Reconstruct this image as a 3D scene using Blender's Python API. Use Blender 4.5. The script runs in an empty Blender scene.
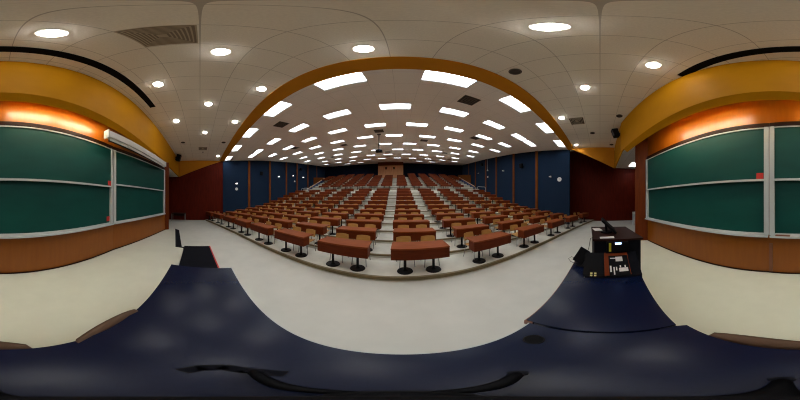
import bpy, bmesh, math, random
from mathutils import Vector, Matrix
random.seed(7)
C = bpy.context.scene.collection
PI = math.pi
EYE = 1.92

# ------------------------------------------------------------------ camera, world, exposure
sc = bpy.context.scene
cam = bpy.data.cameras.new('camera'); co = bpy.data.objects.new('camera', cam); C.objects.link(co)
cam.type = 'PANO'
for holder in (cam, getattr(cam, 'cycles', None)):
    try: holder.panorama_type = 'EQUIRECTANGULAR'
    except Exception: pass
cam.clip_start = 0.01; cam.clip_end = 200
co.location = (0, 0, EYE); co.rotation_euler = (PI/2, 0, 0)
sc.camera = co
w = bpy.data.worlds.new('world'); sc.world = w; w.use_nodes = True
w.node_tree.nodes['Background'].inputs[0].default_value = (0.02, 0.02, 0.022, 1)
w.node_tree.nodes['Background'].inputs[1].default_value = 0.2
sc.view_settings.view_transform = 'Standard'; sc.view_settings.look = 'None'
sc.view_settings.exposure = 0.72; sc.view_settings.gamma = 1.0
sc.view_settings.use_curve_mapping = False
sc.cycles.filter_width = 1.1
PANEL_E = 7.2      # radiance of the fluorescent troffers
DOWN_E = 62.0      # radiance of the downlights
COVE_E = 74.0      # fluorescent tubes above the chalkboards

# ------------------------------------------------------------------ helpers
def srgb(r, g, b):
    f = lambda c: (c/255/12.92) if c/255 <= 0.04045 else ((c/255+0.055)/1.055)**2.4
    return (f(r), f(g), f(b), 1)

def mat(name, col, rough=0.6, var=0.0, scale=8.0, spec=0.5, metal=0.0, stretch=None, col2=None, bump=0.0):
    m = bpy.data.materials.new(name); m.use_nodes = True
    nt = m.node_tree; b = nt.nodes['Principled BSDF']
    b.inputs['Roughness'].default_value = rough
    b.inputs['Metallic'].default_value = metal
    b.inputs['Specular IOR Level'].default_value = spec
    tc = nt.nodes.new('ShaderNodeTexCoord'); mp = nt.nodes.new('ShaderNodeMapping')
    if stretch: mp.inputs['Scale'].default_value = stretch
    nt.links.new(tc.outputs['Object'], mp.inputs['Vector'])
    n = nt.nodes.new('ShaderNodeTexNoise'); n.inputs['Scale'].default_value = scale; n.inputs['Detail'].default_value = 4
    nt.links.new(mp.outputs[0], n.inputs['Vector'])
    r = nt.nodes.new('ShaderNodeValToRGB')
    c1 = col; c2 = col2 or tuple([max(0, c*(1-var)) for c in col[:3]]+[1])
    r.color_ramp.elements[0].position = 0.3; r.color_ramp.elements[1].position = 0.7
    r.color_ramp.elements[0].color = c2; r.color_ramp.elements[1].color = c1
    nt.links.new(n.outputs['Fac'], r.inputs['Fac']); nt.links.new(r.outputs[0], b.inputs['Base Color'])
    if bump:
        bp = nt.nodes.new('ShaderNodeBump'); bp.inputs['Strength'].default_value = bump
        nt.links.new(n.outputs['Fac'], bp.inputs['Height']); nt.links.new(bp.outputs[0], b.inputs['Normal'])
    return m

def emis(name, col, e):
    m = bpy.data.materials.new(name); m.use_nodes = True; nt = m.node_tree
    b = nt.nodes['Principled BSDF']
    b.inputs['Base Color'].default_value = (0.8, 0.8, 0.8, 1)
    b.inputs['Emission Color'].default_value = col
    b.inputs['Emission Strength'].default_value = e
    return m

def tile_mat(name, base, line, pitch, ox, oy, lw, mix):
    m = mat(name, base, 0.9, 0.10, 60, 0.1); nt = m.node_tree; b = nt.nodes['Principled BSDF']
    src = b.inputs['Base Color'].links[0].from_socket
    tc = nt.nodes.new('ShaderNodeTexCoord'); sx = nt.nodes.new('ShaderNodeSeparateXYZ')
    nt.links.new(tc.outputs['Object'], sx.inputs[0])
    outs = []
    for ax, o in ((0, ox), (1, oy)):
        a = nt.nodes.new('ShaderNodeMath'); a.operation = 'MULTIPLY_ADD'
        a.inputs[1].default_value = 1/pitch; a.inputs[2].default_value = 1000-o/pitch+lw/2
        nt.links.new(sx.outputs[ax], a.inputs[0])
        f = nt.nodes.new('ShaderNodeMath'); f.operation = 'FRACT'; nt.links.new(a.outputs[0], f.inputs[0])
        l = nt.nodes.new('ShaderNodeMath'); l.operation = 'LESS_THAN'; l.inputs[1].default_value = lw
        nt.links.new(f.outputs[0], l.inputs[0]); outs.append(l)
    mx = nt.nodes.new('ShaderNodeMath'); mx.operation = 'MAXIMUM'
    nt.links.new(outs[0].outputs[0], mx.inputs[0]); nt.links.new(outs[1].outputs[0], mx.inputs[1])
    ml = nt.nodes.new('ShaderNodeMath'); ml.operation = 'MULTIPLY'; ml.inputs[1].default_value = mix
    nt.links.new(mx.outputs[0], ml.inputs[0])
    mc = nt.nodes.new('ShaderNodeMixRGB'); mc.inputs['Color2'].default_value = line
    nt.links.new(ml.outputs[0], mc.inputs['Fac']); nt.links.new(src, mc.inputs['Color1'])
    nt.links.new(mc.outputs[0], b.inputs['Base Color'])
    return m

def obj(name, bm, m, parent=None, smooth=False, loc=None):
    me = bpy.data.meshes.new(name)
    bmesh.ops.recalc_face_normals(bm, faces=bm.faces)
    bm.to_mesh(me); bm.free()
    for mm in (m if isinstance(m, (list, tuple)) else [m]): me.materials.append(mm)
    if smooth:
        for p in me.polygons: p.use_smooth = True
    o = bpy.data.objects.new(name, me); C.objects.link(o)
    if parent is not None: o.parent = parent
    if loc is not None: o.location = loc
    return o

def thing(name, label, cat, loc=(0, 0, 0), rotz=0, group=None):
    o = bpy.data.objects.new(name, None); C.objects.link(o)
    o.empty_display_size = 0.1
    o.location = loc; o.rotation_euler = (0, 0, rotz)
    o['label'] = label; o['category'] = cat
    if group: o['group'] = group
    return o

def tag(o, label, cat, group=None, kind=None):
    o['label'] = label; o['category'] = cat
    if group: o['group'] = group
    if kind: o['kind'] = kind
    return o

def struct(name, bm, m, parent=None):
    o = obj(name, bm, m, parent)
    if parent is None: o['kind'] = 'structure'
    return o

def box(bm, c, s, rz=0, rx=0, ry=0, bev=0.0, mi=0):
    M = Matrix.Translation(c) @ Matrix.Rotation(rz, 4, 'Z') @ Matrix.Rotation(ry, 4, 'Y') @ Matrix.Rotation(rx, 4, 'X')
    r = bmesh.ops.create_cube(bm, size=1.0, matrix=M @ Matrix.Diagonal((s[0], s[1], s[2], 1)))
    vs = r['verts']
    fs = set(f for v in vs for f in v.link_faces)
    for f in fs: f.material_index = mi
    if bev > 0:
        es = list(set(e for v in vs for e in v.link_edges))
        bmesh.ops.bevel(bm, geom=es, offset=bev, segments=2, affect='EDGES', profile=0.5)
    return bm

def cyl(bm, p0, p1, r0, r1=None, n=14, mi=0):
    p0, p1 = Vector(p0), Vector(p1); d = p1-p0
    M = Matrix.Translation((p0+p1)/2) @ d.to_track_quat('Z', 'Y').to_matrix().to_4x4()
    r = bmesh.ops.create_cone(bm, cap_ends=True, segments=n, radius1=r0, radius2=r0 if r1 is None else r1, depth=d.length, matrix=M)
    for v in r['verts']:
        for f in v.link_faces: f.material_index = mi
    return bm

def tube(bm, pts, r, n=8):
    pts = [Vector(p) for p in pts]; rings = []
    for i, p in enumerate(pts):
        a = pts[max(0, i-1)]; b = pts[min(len(pts)-1, i+1)]
        q = (b-a).to_track_quat('Z', 'Y')
        rings.append([bm.verts.new(p + q @ Vector((r*math.cos(t*2*PI/n), r*math.sin(t*2*PI/n), 0))) for t in range(n)])
    for i in range(len(rings)-1):
        for t in range(n):
            bm.faces.new((rings[i][t], rings[i][(t+1) % n], rings[i+1][(t+1) % n], rings[i+1][t]))
    bm.faces.new(rings[0][::-1]); bm.faces.new(rings[-1])
    return bm

def prism(bm, poly, z0, z1):
    """poly: plan points; z0, z1: number or function of (x, y)"""
    f0 = z0 if callable(z0) else (lambda x, y: z0)
    f1 = z1 if callable(z1) else (lambda x, y: z1)
    a = [bm.verts.new((x, y, f0(x, y))) for x, y in poly]
    b = [bm.verts.new((x, y, f1(x, y))) for x, y in poly]
    n = len(poly)
    bm.faces.new(a[::-1]); bm.faces.new(b)
    for i in range(n): bm.faces.new((a[i], a[(i+1) % n], b[(i+1) % n], b[i]))
    return bm

def seg_wall(bm, p, q, t, z0, z1, side=1):
    """wall from p to q (plan), thickness t to the left (side=1) of the direction"""
    d = Vector((q[0]-p[0], q[1]-p[1])).normalized(); nrm = Vector((-d.y, d.x))*t*side
    return prism(bm, [p, q, (q[0]+nrm.x, q[1]+nrm.y), (p[0]+nrm.x, p[1]+nrm.y)], z0, z1)

B = bmesh.new
ceil_z = lambda x, y: EYE+3.459+0.17*y

# ------------------------------------------------------------------ materials
M = {}
M['floor'] = mat('cream_vinyl', srgb(198, 196, 186), 0.45, 0.08, 2.5, 0.35)
M['stage'] = mat('stage_vinyl', srgb(200, 198, 184), 0.55, 0.06, 3, 0.3)
M['tier'] = mat('tier_vinyl', srgb(214, 211, 198), 0.55, 0.12, 4, 0.3)
M['nosing'] = mat('olive_rubber', srgb(120, 104, 70), 0.6, 0.2, 10)
M['tile_front'] = tile_mat('front_ceiling_tile', srgb(242, 236, 222), srgb(120, 108, 92), 0.62, -0.14, 0.0, 0.018, 0.5)
M['tile_main'] = tile_mat('main_ceiling_tile', srgb(244, 238, 228), srgb(120, 108, 94), 0.61, -0.14, 0.0, 0.016, 0.25)
M['yellow'] = mat('yellow_paint', srgb(190, 130, 0), 0.65, 0.06, 3, 0.12)
M['beam'] = mat('ochre_paint', srgb(196, 130, 26), 0.65, 0.06, 3, 0.15)
M['wood_wall'] = mat('orange_wood', srgb(142, 78, 9), 0.34, 0, 3, 0.40, stretch=(4, 4, 0.5), col2=srgb(134, 71, 8))
M['wood_dark'] = mat('dark_header_wood', srgb(42, 20, 14), 0.5, 0.2, 4, 0.12)
M['red_wall'] = mat('mahogany_panel', srgb(92, 23, 6), 0.55, 0, 3, 0.08, stretch=(5, 5, 0.4), col2=srgb(70, 15, 3))
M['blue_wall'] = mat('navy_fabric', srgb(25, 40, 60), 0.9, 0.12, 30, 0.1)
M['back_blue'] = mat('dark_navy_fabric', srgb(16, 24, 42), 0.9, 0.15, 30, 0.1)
M['pilaster'] = mat('walnut_strip', srgb(116, 64, 20), 0.6, 0, 3, 0.1, stretch=(5, 5, .5), col2=srgb(90, 46, 12))
M['vest'] = mat('maple_veneer', srgb(212, 154, 106), 0.5, 0, 2, 0.3, stretch=(4, 4, .5), col2=srgb(194, 134, 88))
M['green'] = mat('chalkboard_green', srgb(6, 69, 62), 0.5, 0, 1.2, 0.25, stretch=(1, 1, 3), col2=srgb(7, 62, 56))
M['alu'] = mat('aluminium', srgb(184, 186, 186), 0.4, 0.05, 5)
M['white'] = mat('white_enamel', srgb(208, 205, 198), 0.5, 0.03, 5)
M['handrail'] = mat('pale_handrail', srgb(214, 176, 136), 0.5, 0.05, 5)
M['post'] = mat('post_wood', srgb(100, 42, 10), 0.5, 0, 3, 0.1, stretch=(5, 5, .5), col2=srgb(84, 34, 8))
M['housing'] = mat('troffer_housing', srgb(150, 150, 150), 0.7, 0.05, 5)
M['red'] = mat('red_paper', srgb(190, 42, 34), 0.8, 0.05, 5)
M['navy_top'] = mat('navy_laminate', srgb(9, 20, 48), 0.26, 0.12, 60, 0.22)
M['navy_side'] = mat('navy_laminate_side', srgb(8, 9, 18), 0.75, 0.1, 30, 0.12)
M['edge'] = mat('brown_edge_band', srgb(120, 72, 48), 0.5, 0.1, 10)
M['black'] = mat('black_plastic', srgb(8, 8, 11), 0.7, 0.1, 10, 0.12)
M['blackm'] = mat('black_metal', srgb(10, 10, 12), 0.5, 0.1, 10, 0.2)
M['rubber'] = mat('black_rubber_tread', srgb(10, 11, 20), 0.85, 0.15, 20, 0.15)
M['redstrip'] = mat('red_nosing', srgb(190, 34, 30), 0.6, 0.05, 5)
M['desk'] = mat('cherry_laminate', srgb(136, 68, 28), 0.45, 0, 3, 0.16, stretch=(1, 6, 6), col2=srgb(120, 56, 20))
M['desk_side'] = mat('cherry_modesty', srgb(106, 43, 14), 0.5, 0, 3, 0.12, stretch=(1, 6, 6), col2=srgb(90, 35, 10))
M['ply'] = mat('plywood_shell', srgb(190, 142, 80), 0.45, 0, 3, 0.25, stretch=(1, 6, 6), col2=srgb(172, 124, 64))
M['steel'] = mat('grey_steel', srgb(150, 148, 144), 0.35, 0.05, 10, metal=0.5)
M['brown_seat'] = mat('brown_vinyl', srgb(92, 68, 50), 0.6, 0.08, 12, 0.3)
M['paper'] = mat('white_paper', srgb(220, 218, 212), 0.8, 0.03, 5)
M['grille'] = mat('grille_grey', srgb(90, 80, 70), 0.7, 0.2, 10)
M['grille_dark'] = mat('grille_dark', srgb(50, 42, 38), 0.7, 0.2, 10)
M['tray'] = mat('orange_wood_tray', srgb(120, 50, 14), 0.6, 0.2, 6, 0.12)
M['bluep'] = mat('blue_parapet', srgb(40, 58, 100), 0.7, 0.1, 10)
M['yellow_sticker'] = mat('yellow_sticker', srgb(190, 180, 40), 0.6, 0.05, 5)
M['panel_e'] = emis('troffer_lens', (0.90, 0.96, 1.0, 1), PANEL_E)
M['down_e'] = emis('downlight_lens', (1.0, 0.97, 0.92, 1), DOWN_E)
M['cove_e'] = emis('tube_glow', (0.98, 1.0, 0.76, 1), COVE_E)
M['sconce_e'] = emis('sconce_glow', (1.0, 0.85, 0.8, 1), 2.0)
M['lcd'] = emis('lcd_glow', (0.35, 0.5, 1.0, 1), 2.5)

# ------------------------------------------------------------------ room plan
def wl(y): return -12.0-0.17*(y-2.2)
def wr(y): return 8.96+0.17*(y-2.2)
BW = [(-15.6, 23.4), (-12.3, 25.6), (-7, 26.9), (0, 27.3), (6, 27.0), (10.6, 26.0), (12.6, 23.6)]
FL = EYE+3.85                                   # front ceiling
bm = B(); prism(bm, [(-12.3, -5), (12, -5), (12, 3.3), (wr(3.3)+.1, 3.3), (wr(23.6)+.1, 23.6), (10.7, 26.2), (0, 27.5), (-12.4, 25.8), (-15.75, 23.4), (-12.15, 2.2), (-12.3, 2.2)], -0.1, 0.0)
struct('floor', bm, M['floor'])
# stage
ST = [(-7.1, -1.98), (-7.45, -1.47), (-4.45, -0.87), (-4.38, -0.58), (-2.2, -0.5), (-2.2, 0.36), (2.62, 0.36), (2.62, -0.62), (5.08, -1.3), (5.1, -1.5), (4.98, -1.96), (0.7, -2.67), (-3.3, -2.66)]
bm = B(); prism(bm, ST, 0.0, 0.17); o = struct('floor_stage', bm, M['stage'])
bm = B(); prism(bm, [(-4.85, -0.60), (-2.25, -0.52), (-2.25, 0.44), (-3.1, 0.44), (-4.85, 0.35)], 0.0, 0.085)
t = thing('stage_step', 'black rubber-topped step with red edge at left end of the navy desk', 'step')
obj('tread', bm, M['rubber'], t)
bm = B(); prism(bm, [(-4.85, 0.35), (-3.1, 0.44), (-2.25, 0.44), (-2.25, 0.475), (-3.1, 0.475), (-4.85, 0.385)], 0.0, 0.09); obj('nosing', bm, M['redstrip'], t)
bm = B(); prism(bm, [(-4.46, -.88), (-7.45, -1.48), (-7.25, -1.75), (-7.6, -2.0), (-8.1, -1.6), (-7.77, -1.29), (-4.87, -.70), (-4.87, -.60), (-4.42, -.60)], 0.0, 0.03)
tag(obj('rubber_mat', bm, M['rubber']), 'narrow black rubber strip on the floor along the left stage edge', 'mat')

# front ceiling, beam, main ceiling
bm = B(); prism(bm, [(-12.0, -2.1), (0, -2.1), (5.5, -1.0), (8.8, -1.05), (8.96, 1.85), (-12.0, 1.85)], FL, FL+0.1)
struct('ceiling', bm, M['tile_front'])
bm = B(); prism(bm, [(-12.0, 1.83), (8.96, 1.83), (8.96, 2.30), (-12.0, 2.30)], FL-0.03, FL+0.25)
struct('trim_1', bm, M['beam'])
PY = [2.58, 4.73, 6.84, 9.0, 11.4, 13.9, 16.9, 20.1, 23.4]
PX = [[-11.25, -8.75, -6.24, -3.75, -1.32, 1.05, 3.33, 5.63, 7.87],
      [-10.9, -9.62, -7.25, -4.83, -2.56, -.18, 2.15, 4.32, 6.42, 7.7],
      [-10.67, -8.22, -5.93, -3.65, -1.36, .92, 3.08, 5.31, 7.38],
      [-11.7, -9.4, -7.1, -4.83, -2.53, -.42, 1.97, 4.11, 6.3, 8.33],
      [-10.8, -8.4, -6.05, -3.72, -1.35, .86, 3.07, 5.25, 7.4],
      [-12.4, -9.9, -7.36, -4.98, -2.6, -.25, 1.98, 4.14, 6.41, 8.6],
      [-11.3, -8.9, -6.5, -3.93, -1.6, .8, 3.21, 5.5, 7.81],
      [-13.1, -10.5, -7.9, -5.3, -2.9, -.4, 2.0, 4.5, 6.9, 9.2],
      [-10.2, -7.5, 3.5, 6.0]]
SL = math.atan(0.17); HW, HD, HR = 0.575, 0.245, 0.08     # opening half-width, half-depth, recess
bm = B()
def loop(pts):
    vs = [bm.verts.new((x, y, ceil_z(x, y))) for x, y in pts]
    for i in range(len(vs)): bm.edges.new((vs[i], vs[(i+1) % len(vs)]))
OUT = [(-12.02, 2.30), (8.98, 2.30), (wr(23.6)+.02, 23.6), (10.6, 26.02), (6, 27.02), (0, 27.32), (-7, 26.92), (-12.3, 25.62), (-15.62, 23.4)]
loop(OUT)
for y, xs in zip(PY, PX):
    for x in xs: loop([(x-HW, y-HD), (x+HW, y-HD), (x+HW, y+HD), (x-HW, y+HD)])
bmesh.ops.triangle_fill(bm, edges=bm.edges[:], use_beauty=True, normal=(0, 0, -1))
a = [bm.verts.new((x, y, ceil_z(x, y)+.25)) for x, y in OUT]; bm.faces.new(a)      # plenum lid
o = struct('ceiling_main', bm, M['tile_main'])

# side fascia triangles
def side_fascia(x, ylo, yhi, zl):
    bm = B(); s = 0.08 if x > 0 else -0.08
    pts = [(yhi, FL+.02), (yhi, FL-0.02), (ylo, zl), (ylo, FL+.02)]
    a = [bm.verts.new((x, y, z)) for y, z in pts]; b = [bm.verts.new((x+s, y, z)) for y, z in pts]
    bm.faces.new(a); bm.faces.new(b[::-1])
    for i in range(4): bm.faces.new((a[i], a[(i+1) % 4], b[(i+1) % 4], b[i]))
    return bm
struct('trim_2', side_fascia(-12.0, -1.98, 2.0, EYE+2.25), M['beam'])
struct('trim_3', side_fascia(8.76, -0.99, 2.1, EYE+2.25), M['beam'])
# main fascia above the boards with its soffit lip
F = [(-12.0, -2.0), (0, -2.0), (5.5, -0.92), (8.76, -1.0)]
zf = EYE+2.25
bm = B()
for i in range(3):
    seg_wall(bm, F[i], F[i+1], 0.08, zf, FL+.02, -1)
bmesh.ops.remove_doubles(bm, verts=bm.verts, dist=0.001)
struct('trim_4', bm, M['yellow'])
bm = B()
lipz = lambda x, y: zf-.17*(((-y) > (2.08-.1914*max(0, x-.02))))
prism(bm, [(-5.4, -1.995), (0, -1.995), (5.2, -.975), (5.18, -1.12), (0.02, -2.11), (-5.3, -2.11)], lipz, lambda x, y: lipz(x, y)+.05)
struct('trim_5', bm, M['yellow'])

# chalkboard wall
zc = EYE+2.95
bm = B()
seg_wall(bm, (4.98, -1.96), (0.7, -2.68), 0.15, 0.0, zc, 1)
seg_wall(bm, (0.7, -2.68), (-3.3, -2.68), 0.15, 0.0, zc, 1)
seg_wall(bm, (-3.3, -2.68), (-5.2, -2.345), 0.15, 0.0, zc, 1)
seg_wall(bm, (-5.2, -2.345), (-7.1, -2.01), 0.15, 0.0, zf-0.005, 1)
struct('wall_chalkboard', bm, M['wood_wall'])
bm = B(); prism(bm, [(-5.3, -2.08), (0, -2.08), (5.3, -1.06), (5.1, -2.05), (.7, -2.8), (-3.3, -2.8), (-5.3, -2.5)], zc, zc+0.05)
struct('ceiling_cove', bm, M['wood_wall'])
bm = B(); prism(bm, [(4.98, -1.96), (5.12, -1.45), (5.3, -1.5), (5.18, -2.02)], 0, zc)
struct('trim_6', bm, M['post'])
bm = B(); prism(bm, [(-7.1, -2.0), (-7.22, -1.8), (-7.36, -1.88), (-7.24, -2.1)], 0, zf-.005)
struct('trim_7', bm, M['post'])
for i, (p, q) in enumerate((((4.98, -1.955), (0.7, -2.67)), ((0.7, -2.67), (-3.3, -2.67)), ((-3.3, -2.67), (-7.05, -2.005)))):
    bm = B(); seg_wall(bm, p, q, 0.015, 0.17, 0.205, -1); struct('baseboard_%d' % (i+1), bm, M['wood_dark'])
# panel joints under the boards
bm = B(); box(bm, (0.62, -2.67, .56), (.07, .02, .78)); struct('trim_8', bm, M['edge'])

# wings, red walls
bm = B(); seg_wall(bm, (-12.08, 2.2), (-12.08, -5), 0.15, 0, FL+.1, -1); struct('wall_left_front', bm, M['red_wall'])
bm = B(); seg_wall(bm, (11.6, -5), (11.6, 3.3), 0.15, 0, EYE+4.9, -1); struct('wall_right_front', bm, M['red_wall'])
bm = B(); seg_wall(bm, (wr(3.2)+.16, 3.2), (11.6, 3.2), 0.12, 0, EYE+4.9, 1); struct('wall_right_return', bm, M['red_wall'])
bm = B(); seg_wall(bm, (-12.2, -4.9), (11.7, -4.9), 0.15, 0, EYE+3.1, -1); struct('wall_rear_of_stage', bm, M['red_wall'])
bm = B(); prism(bm, [(-12.08, -4.9), (-12.08, -2.09), (-5.5, -2.09), (-7.3, -2.4), (-7.3, -4.9)], zf+.01, zf+.08); struct('ceiling_wing_left', bm, M['tile_front'])
bm = B(); prism(bm, [(11.6, -4.9), (11.6, -1.4), (8.8, -1.4), (8.7, -1.09), (5.6, -1.03), (5.3, -2.0), (5.3, -4.9)], EYE+3.0, EYE+3.08); struct('ceiling_wing_right', bm, M['tile_front'])
bm = B(); prism(bm, [(11.6, -1.4), (11.6, 3.2), (9.15, 3.2), (8.97, 2.2), (8.85, -1.4)], EYE+4.8, EYE+4.9); struct('ceiling_recess', bm, M['tile_front'])

# blue side walls with pilasters
def sidewall(name, p, q):
    bm = B(); s = 1 if p[0] < 0 else -1
    seg_wall(bm, p, q, 0.15, 0, lambda x, y: ceil_z(x, y)+.08, s)
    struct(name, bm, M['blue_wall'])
sidewall('wall_left', (-12.0, 2.2), (wl(23.4), 23.4))
sidewall('wall_right', (8.96, 2.2), (wr(23.6), 23.6))
LA = [-67.95, -58.6, -51.2, -46.4, -41.5, -37.5]
RA = [61.6, 51.2, 43.4, 38.7, 34.0, 31.0]
def on_wall(az, side):
    """point of the side wall seen at this azimuth"""
    t = math.tan(math.radians(abs(az)))
    x0 = 12.0 if side < 0 else 8.96
    y = (x0-0.17*2.2)/(t-0.17)
    return (side*(x0+0.17*(y-2.2)), y)
n = 9
for az, s in [(a, -1) for a in LA]+[(a, 1) for a in RA]:
    x, y = on_wall(az, s)
    bm = B(); u = Vector((s*0.17, 1)).normalized(); m0 = Vector((x, y))-u*0.12; m1 = Vector((x, y))+u*0.12
    seg_wall(bm, tuple(m0), tuple(m1), 0.06, 0.0, lambda x, y: ceil_z(x, y)-.0, -1 if s < 0 else 1)
    struct('trim_%d' % n, bm, M['pilaster']); n += 1
bm = B()
for i in range(len(BW)-1):
    seg_wall(bm, BW[i], BW[i+1], 0.15, 0, lambda x, y: ceil_z(x, y)+.08, 1)
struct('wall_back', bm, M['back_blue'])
# wooden vestibule at the back with two doors
bm = B(); prism(bm, [(-4.3, 24.75), (0.62, 24.75), (0.62, 27.15), (-4.3, 27.0)], 5.5, lambda x, y: ceil_z(x, y)-.01)
struct('wall_vestibule', bm, M['vest'])
bm = B(); box(bm, (-1.84, 24.73, ceil_z(0, 24.7)-.40), (4.94, .06, .72)); struct('trim_21', bm, M['pilaster'])
for i, x in enumerate((-2.72, -1.17)):
    d = bpy.data.objects.new('door_%d' % (i+1), None); C.objects.link(d); d.location = (x, 24.72, 6.98); d['kind'] = 'structure'
    bm = B(); box(bm, (0, 0, 0.6), (1.5, .05, 2.1)); obj('door_leaf', bm, M['vest'], d)
    bm = B(); box(bm, (0, -.035, 1.27), (0.30, .02, 0.5)); obj('door_window', bm, M['black'], d)

# ------------------------------------------------------------------ seating tiers
CY = -31.0
def arc(yc, x): 
    r = yc-CY
    return CY+math.sqrt(r*r-x*x)
LZ = [.12, .24, .36, .49, .64, .86, 1.14, 1.45, 1.77, 2.09, 2.41]
rows = [(2.58+1.06*k, LZ[k]) for k in range(11)]
rows.append((14.3, 2.73))                          # cross aisle
up = [(15.95+1.06*j, 3.24+0.373*j) for j in range(10)]
rows += up
def xend(yc, side):
    x = side*10.0
    for _ in range(30):
        y = arc(yc, x); x = wl(y)+.02 if side < 0 else wr(y)-.02
    return x
def slab_pts(yc, k):
    xl = xend(yc, -1); xl = max(xl, -11.98) if k == 0 else xl
    xr = 11.55 if k < 3 else xend(yc, 1)
    out = []
    for i in range(33):
        x = xl+(xr-xl)*i/32; y = arc(yc, x)
        if k < 3 and x > 9.0: y = min(y, 3.1)
        out.append((x, y))
    return out
for k, (yc, z) in enumerate(rows):
    fr = slab_pts(yc, k)
    if k < len(rows)-1:
        k2 = k if k in (0, 1) else k+1
        bk = slab_pts(rows[k+1][0], k+1 if k+1 < 3 or k >= 3 else 3)
        if k == 2: fr = [(x, y) for x, y in fr if x < 9.25]
        bk = bk[::-1]
    else:
        bk = [(12.45, 23.6), (10.6, 25.95), (6, 26.95), (0, 27.25), (-7, 26.85), (-12.3, 25.55), (-15.5, 23.35)]
    bm = B(); prism(bm, fr+bk, 0.0, z)
    nm = 'floor_tier' if k < 11 else ('floor_cross_aisle' if k == 11 else 'floor_tier_upper')
    o = struct(nm, bm, M['tier'])
    # rubber nosing along the front edge
    bm = B()
    a0 = [bm.verts.new((x, y-.012, z-(.085 if k == 0 else .045))) for x, y in fr]; a1 = [bm.verts.new((x, y-.012, z+.006)) for x, y in fr]
    b1 = [bm.verts.new((x, y+.05, z+.006)) for x, y in fr]
    for i in range(len(fr)-1):
        bm.faces.new((a0[i], a0[i+1], a1[i+1], a1[i])); bm.faces.new((a1[i], a1[i+1], b1[i+1], b1[i]))
    sol = [v for v in bm.verts]
    struct('trim_nosing', bm, M['nosing'])

# ------------------------------------------------------------------ desks and chairs
def desk_proto(parts, W=1.27):
    t = thing('student_desk', 'desk', 'desk')
    D, H = .50, .74
    def top(bm): box(bm, (0, D/2, H-.018), (W, D, .036), bev=.006)
    def mod(bm):
        box(bm, (0, .012, H-.036-.125), (W-.01, .024, .25), bev=.003)
        for s in (-1, 1): box(bm, (s*(W/2-.017), .15, H-.036-.125), (.022, .27, .25))
    def ped(bm, s):
        cyl(bm, (s*.33, .27, .0), (s*.33, .27, .025), .185, .17, 24)
        cyl(bm, (s*.33, .27, .03), (s*.33, .27, .06), .06, .035, 16)
        cyl(bm, (s*.33, .27, .05), (s*.33, .27, H-.05), .032, n=12)
        box(bm, (s*.33, .27, H-.045), (.3, .3, .018))
    if parts:
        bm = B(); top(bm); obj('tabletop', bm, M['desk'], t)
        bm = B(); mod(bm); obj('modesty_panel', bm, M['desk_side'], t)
        for s in (-1, 1):
            bm = B(); ped(bm, s); obj('pedestal', bm, M['blackm'], t)
    return t
def chair_parts():
    out = []
    bm = B()
    # moulded seat
    nx, ny = 6, 6; g = {}
    for th in (0, 1):
        for i in range(nx+1):
            for j in range(ny+1):
                u = (i/nx-.5)*2; v = j/ny
                hw = .20*(1-.10*max(0, .3-v))
                z = .445+.018*u*u-.012*math.sin(v*PI)-(.03*(1-v)**3)-th*.012
                g[th, i, j] = bm.verts.new((u*hw, -.20+v*.40, z))
    for i in range(nx):
        for j in range(ny):
            bm.faces.new((g[0, i, j], g[0, i+1, j], g[0, i+1, j+1], g[0, i, j+1])); bm.faces.new((g[1, i, j], g[1, i, j+1], g[1, i+1, j+1], g[1, i+1, j]))
    for i in range(nx):
        for j in (0, ny): bm.faces.new((g[0, i, j], g[0, i+1, j], g[1, i+1, j], g[1, i, j]))
    for j in range(ny):
        for i in (0, nx): bm.faces.new((g[0, i, j], g[0, i, j+1], g[1, i, j+1], g[1, i, j]))
    out.append(('seat', bm, 'ply'))
    bm = B(); g = {}
    for th in (0, 1):
        for i in range(nx+1):
            for j in range(5):
                u = (i/nx-.5)*2; v = j/4
                hw = .205*(1-.06*v*v)
                g[th, i, j] = bm.verts.new((u*hw, .20+v*.045-.03*u*u+th*.012+.0, 0.555+v*.23-.012*u*u*(v > .9)))
    for i in range(nx):
        for j in range(4):
            bm.faces.new((g[0, i, j], g[0, i+1, j], g[0, i+1, j+1], g[0, i, j+1])); bm.faces.new((g[1, i, j], g[1, i, j+1], g[1, i+1, j+1], g[1, i+1, j]))
        for j in (0, 4): bm.faces.new((g[0, i, j], g[0, i+1, j], g[1, i+1, j], g[1, i, j]))
    for j in range(4):
        for i in (0, nx): bm.faces.new((g[0, i, j], g[0, i, j+1], g[1, i, j+1], g[1, i, j]))
    out.append(('backrest', bm, 'ply'))
    for s in (-1, 1):
        bm = B(); tube(bm, [(s*.19, -.19, .0), (s*.165, -.155, .40), (s*.165, -.12, .425), (s*.165, .0, .428)], .011, 6); out.append(('leg', bm, 'steel'))
        bm = B(); tube(bm, [(s*.19, .24, .0), (s*.165, .17, .40), (s*.165, .20, .62), (s*.165, .235, .74)], .011, 6); out.append(('leg', bm, 'steel'))
    return out
def chair_proto():
    t = thing('student_chair', 'chair', 'chair')
    for nme, bm, mm in chair_parts(): obj(nme, bm, M[mm], t, smooth=nme == 'leg')
    return t
def copy_thing(root, loc, rz, label, group):
    r = root.copy(); C.objects.link(r); r.location = loc; r.rotation_euler = (0, 0, rz); r['label'] = label; r['group'] = group
    for ch in list(root.children):
        c = ch.copy(); C.objects.link(c); c.parent = r
    return r
ORD = ['front', 'second', 'third', 'fourth', 'fifth', 'sixth', 'seventh', 'eighth', 'ninth', 'tenth', 'eleventh']
NTH = ['first', 'second', 'third', 'fourth', 'fifth', 'sixth', 'seventh']
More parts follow.
